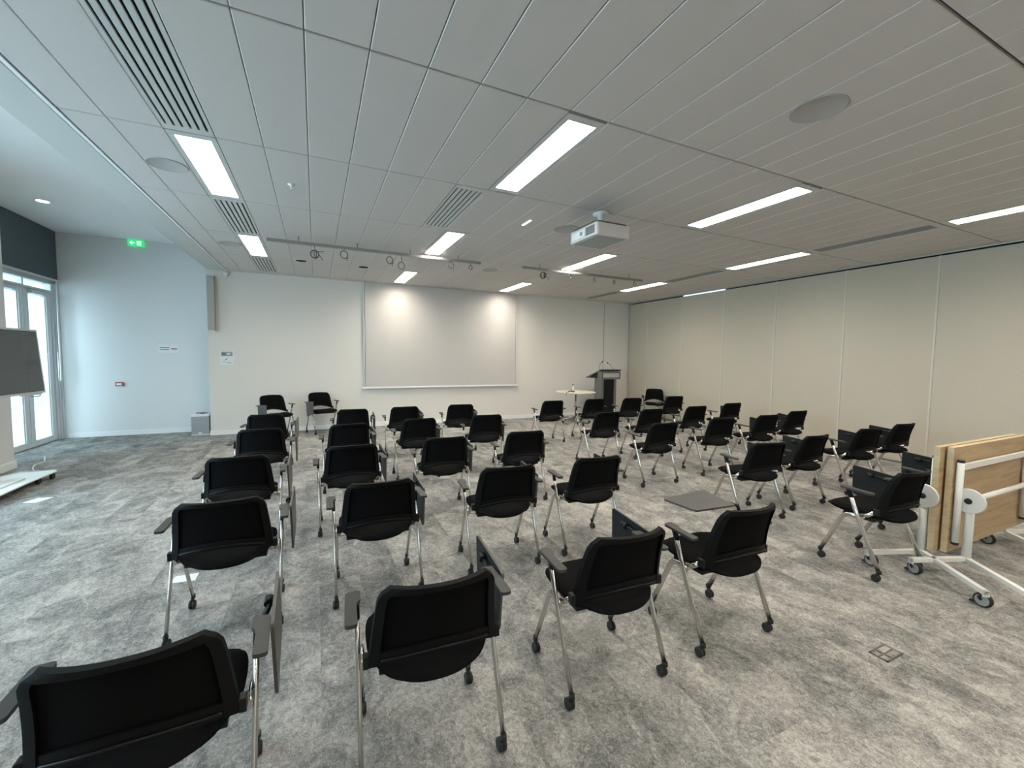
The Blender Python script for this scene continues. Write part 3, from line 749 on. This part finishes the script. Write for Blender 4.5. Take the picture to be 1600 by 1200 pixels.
# ---------------------------------------------------------------- lectern and round table
t = thing('lectern', 'grey and black lectern with two gooseneck microphones near the back corner', 'lectern', (6.60, 8.58, 0), R(2))
def lbox(nm, mt, *a, **k):
    b_ = B(); box(b_, *a, **k); return obj(nm, b_, mt, t)
GM = mat('lectern_grey', (.19, .19, .185), .4, .4)
lbox('base_plate', GM, -.28, .28, -.22, .26, 0, .03, bev=.006)
for s in (-1, 1): lbox('side_column', GM, s*.20-.035, s*.20+.035, -.13, .15, .03, 1.02, bev=.006)
lbox('front_panel', PLAS, -.165, .165, -.11, .10, .03, 1.02)
hd = lbox('head_box', GM, -.30, .30, -.20, -.05, 1.0, 1.20, bev=.005)
b_ = B()
for a in ((-.27, .27, 1.03, 1.042), (-.27, .27, 1.155, 1.167), (-.27, -.258, 1.03, 1.167), (.258, .27, 1.03, 1.167)): box(b_, a[0], a[1], -.206, -.200, a[2], a[3])
obj('display_border', b_, RUB, hd)
b_ = B(); box(b_, -.256, .256, -.203, -.200, 1.043, 1.154); obj('display_plate', b_, GREYP, hd)
b_ = B(); prism(b_, [(-.22, 1.235), (.40, 1.01), (.40, 1.03), (-.20, 1.25)], lambda u, v, w_: Vector((-.32+w_, u, v)), .64); obj('reading_desk', b_, GM, t)
b_ = B(); prism(b_, [(-.06, 1.02), (.20, 1.02), (.30, 1.035), (-.06, 1.15)], lambda u, v, w_: Vector((-.27+w_, u, v)), .54); obj('desk_cavity', b_, RUB, t)
for s, pts in ((-1, [(-.29, -.10, 1.22), (-.30, -.10, 1.30), (-.27, -.12, 1.38), (-.25, -.14, 1.42)]), (1, [(.16, -.12, 1.22), (.08, -.12, 1.31), (-.02, -.14, 1.38), (-.08, -.16, 1.40)])):
    b_ = B(); tube(b_, pts, .005, seg=8); mcp = obj('microphone_stem', b_, STEEL, t)
    p1, p0 = Vector(pts[-1]), Vector(pts[-2]); d_ = (p1-p0).normalized()
    b_ = B(); tube(b_, [p1-d_*.005, p1+d_*.015, p1+d_*.035], [.010, .014, .009], seg=10); obj('microphone_head', b_, RUB, mcp)

t = thing('round_table', 'small round white table on a wheeled star base beside the lectern', 'table', (5.53, 8.30, 0))
b_ = B(); lathe(b_, [(.455, .70), (.465, .712), (.465, .722), (.455, .727)], seg=48); obj('tabletop', b_, TABLEW, t)
b_ = B(); lathe(b_, [(.035, .09), (.035, .14), (.017, .15), (.017, .70)], seg=16); obj('column', b_, STEEL, t)
b_ = B(); lathe(b_, [(.028, .42), (.028, .50)], seg=16); lathe(b_, [(.02, .34), (.02, .42)], seg=16); obj('gas_lift', b_, SILVER, t)
b_ = B(); box(b_, -.14, .14, -.02, .02, .685, .70); obj('mount_plate', b_, STEEL, t)
for k in range(5):
    a = 2*math.pi*k/5+.55; ca, sa = math.cos(a), math.sin(a)
    b_ = B(); tube(b_, [(ca*.03, sa*.03, .12), (ca*.15, sa*.15, .115), (ca*.33, sa*.33, .072)], [.016, .014, .010], [.02, .015, .010], seg=10, up=Vector((0, 0, 1))); lg = obj('star_leg', b_, CHROME, t)
    b_ = B(); tube(b_, [(ca*.325, sa*.325, .075), (ca*.325, sa*.325, .045)], .010, seg=8); lathe(b_, [(.02, -.02), (.025, -.016), (.025, .016), (.02, .02)], c=(ca*.325, sa*.325, .025), axis='x' if k % 2 else 'y', seg=16); obj('caster', b_, RUB, lg)
# things on the round table
b_ = B(); tube(b_, [(5.155, 8.09, .741), (5.20, 8.10, .75), (5.24, 8.10, .762), (5.28, 8.11, .765), (5.32, 8.10, .757), (5.37, 8.10, .745)], [.004, .013, .017, .016, .014, .01], seg=8)
tube(b_, [(5.17, 8.09, .742), (5.13, 8.065, .738), (5.11, 8.05, .71), (5.105, 8.048, .68)], .008, seg=8)
tube(b_, [(5.25, 8.13, .745), (5.30, 8.14, .748), (5.36, 8.12, .741)], .011, seg=8)
tag(obj('crumpled_cloth', b_, PURPLE), 'crumpled purple cloth drooping over the left edge of the round table', 'cloth')
t = thing('clear_bottle', 'small clear bottle with black cap on the round table', 'bottle', (5.42, 8.26, .727))
b_ = B(); lathe(b_, [(.024, 0), (.026, .006), (.026, .11), (.012, .135), (.012, .15)], seg=16); obj('bottle_body', b_, mat('clear_plastic', (.62, .58, .53), .2), t)
b_ = B(); lathe(b_, [(.016, .15), (.016, .178)], seg=14); obj('cap', b_, RUB, t)

# ---------------------------------------------------------------- display on a mobile stand
t = thing('mobile_display', 'large silver-framed monitor on a white wheeled stand by the left wall', 'display', (-3.02, 6.27, 0), -math.atan(.045))
def tb(nm, mt, *a, parent=None, **k):
    b_ = B(); box(b_, *a, **k); return obj(nm, b_, mt, parent or t)
sc = tb('display_frame', SILVER, -.03, .035, -.64, .64, -.372, .373, bev=.008); sc.location = (0, 0, 1.392); sc.rotation_euler = (0, R(-4), 0)
tb('display_panel', TVS, .0358, .0368, -.605, .605, -.34, .342, parent=sc)
tb('bezel', RUB, .0345, .0360, -.612, .612, -.347, .349, parent=sc)
tb('lower_sensor_bar', SILVER, -.02, .03, .28, .58, -.387, -.370, parent=sc, bev=.003)
tb('back_bracket', WPOW, -.10, -.03, -.25, .25, 1.15, 1.6, bev=.004)
tb('column', WPOW, -.16, -.10, -.10, .10, .07, 1.55, bev=.01)
b_ = B(); prism(b_, rpoly([(-.10, -.60), (.20, -.54), (.17, .0), (.17, .54), (.12, .60), (-.22, .50), (-.36, .12), (-.36, -.12), (-.22, -.45)], .05), lambda u, v, w_: Vector((u, v, .078+w_)), .014); bp_ = obj('base_plate', b_, WPOW, t)
tb('shelf', WPOW, -.3, .06, -.2, .2, .092, .105, bev=.003)
for cx_, cy_ in ((.14, .50), (.12, .29), (.14, -.50), (-.25, .3), (-.25, -.3)):
    b_ = B(); tube(b_, [(cx_, cy_, .079), (cx_, cy_, .04)], .010, seg=8); lathe(b_, [(.030, -.014), (.036, -.01), (.036, .01), (.030, .014)], c=(cx_, cy_, .036), axis='x', seg=18); obj('caster', b_, RUB, bp_)
b_ = B(); tube(b_, [(.0, .45, 1.01), (.02, .50, .985), (.03, .58, .985), (.02, .62, 1.0), (.0, .60, 1.02)], .005, seg=8); obj('loose_lead', b_, RUB, t)
t = thing('power_brick', 'flat grey box on the carpet behind the monitor stand', 'box', (-3.28, 7.08, 0), R(-12))
b_ = B(); box(b_, -.12, .12, -.16, .16, 0, .028, bev=.006); obj('housing', b_, GREYP, t)
b_ = B(); box(b_, -.05, .05, -.07, .07, .028, .034, bev=.002); obj('raised_plate', b_, SILVER, t)
b_ = B(); tube(b_, [(-3.53, 8.2, .006), (-3.46, 8.02, .007), (-3.38, 7.85, .007), (-3.40, 7.65, .007), (-3.33, 7.45, .007), (-3.26, 7.32, .008), (-3.25, 7.262, .012)], .006, seg=8)
tag(obj('power_cable', b_, TRIM), 'white cable running over the carpet from the glazed door to the grey box', 'cable')

# ---------------------------------------------------------------- floor items
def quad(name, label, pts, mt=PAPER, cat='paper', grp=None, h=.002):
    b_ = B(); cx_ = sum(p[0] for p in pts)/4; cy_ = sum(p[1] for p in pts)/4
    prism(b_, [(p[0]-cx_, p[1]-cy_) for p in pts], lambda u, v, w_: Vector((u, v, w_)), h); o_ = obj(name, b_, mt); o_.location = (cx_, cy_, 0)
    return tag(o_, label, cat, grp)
quad('floor_patch', 'pale rectangular patch on the carpet in front of the monitor stand', [(-2.68, 5.80), (-2.56, 5.75), (-2.49, 5.90), (-2.62, 5.93)])  # pale flat patches lying on the carpet
quad('floor_patch', 'pale rectangular patch on the carpet beyond the second chair of the left column', [(-.90, 3.37), (-.75, 3.35), (-.75, 3.46), (-.88, 3.46)], cat='paper')
def floor_box(x, y, rz, sx, sy_, label):
    t_ = thing('floor_socket', label, 'floor socket', (x, y, 0), R(rz), 'flush floor socket boxes')
    b_ = B(); w_ = .009
    for a in ((-sx, sx, -sy_, -sy_+w_), (-sx, sx, sy_-w_, sy_), (-sx, -sx+w_, -sy_, sy_), (sx-w_, sx, -sy_, sy_)): box(b_, a[0], a[1], a[2], a[3], 0, .003)
    box(b_, -sx, sx, -.004, .004, 0, .003)
    obj('frame', b_, GREYD, t_)
    b_ = B(); box(b_, -sx*.35, -sx*.2, -.03, -.008, .0, .005); box(b_, -sx*.35, -sx*.2, .008, .03, .0, .005); obj('latch', b_, STEEL, t_)
    b_ = B(); box(b_, -sx+w_, sx-w_, -sy_+w_, sy_-w_, 0, .0022); obj('carpet_lid', b_, CARPET, t_)
GREYD = mat('socket_frame_grey', (.07, .07, .068), .5)
floor_box(2.662, 1.072, 0, .075, .042, 'grey framed floor socket in the carpet at the lower right')
floor_box(-1.50, 8.64, 12, .145, .11, 'grey framed floor socket in front of the floor cabinet')
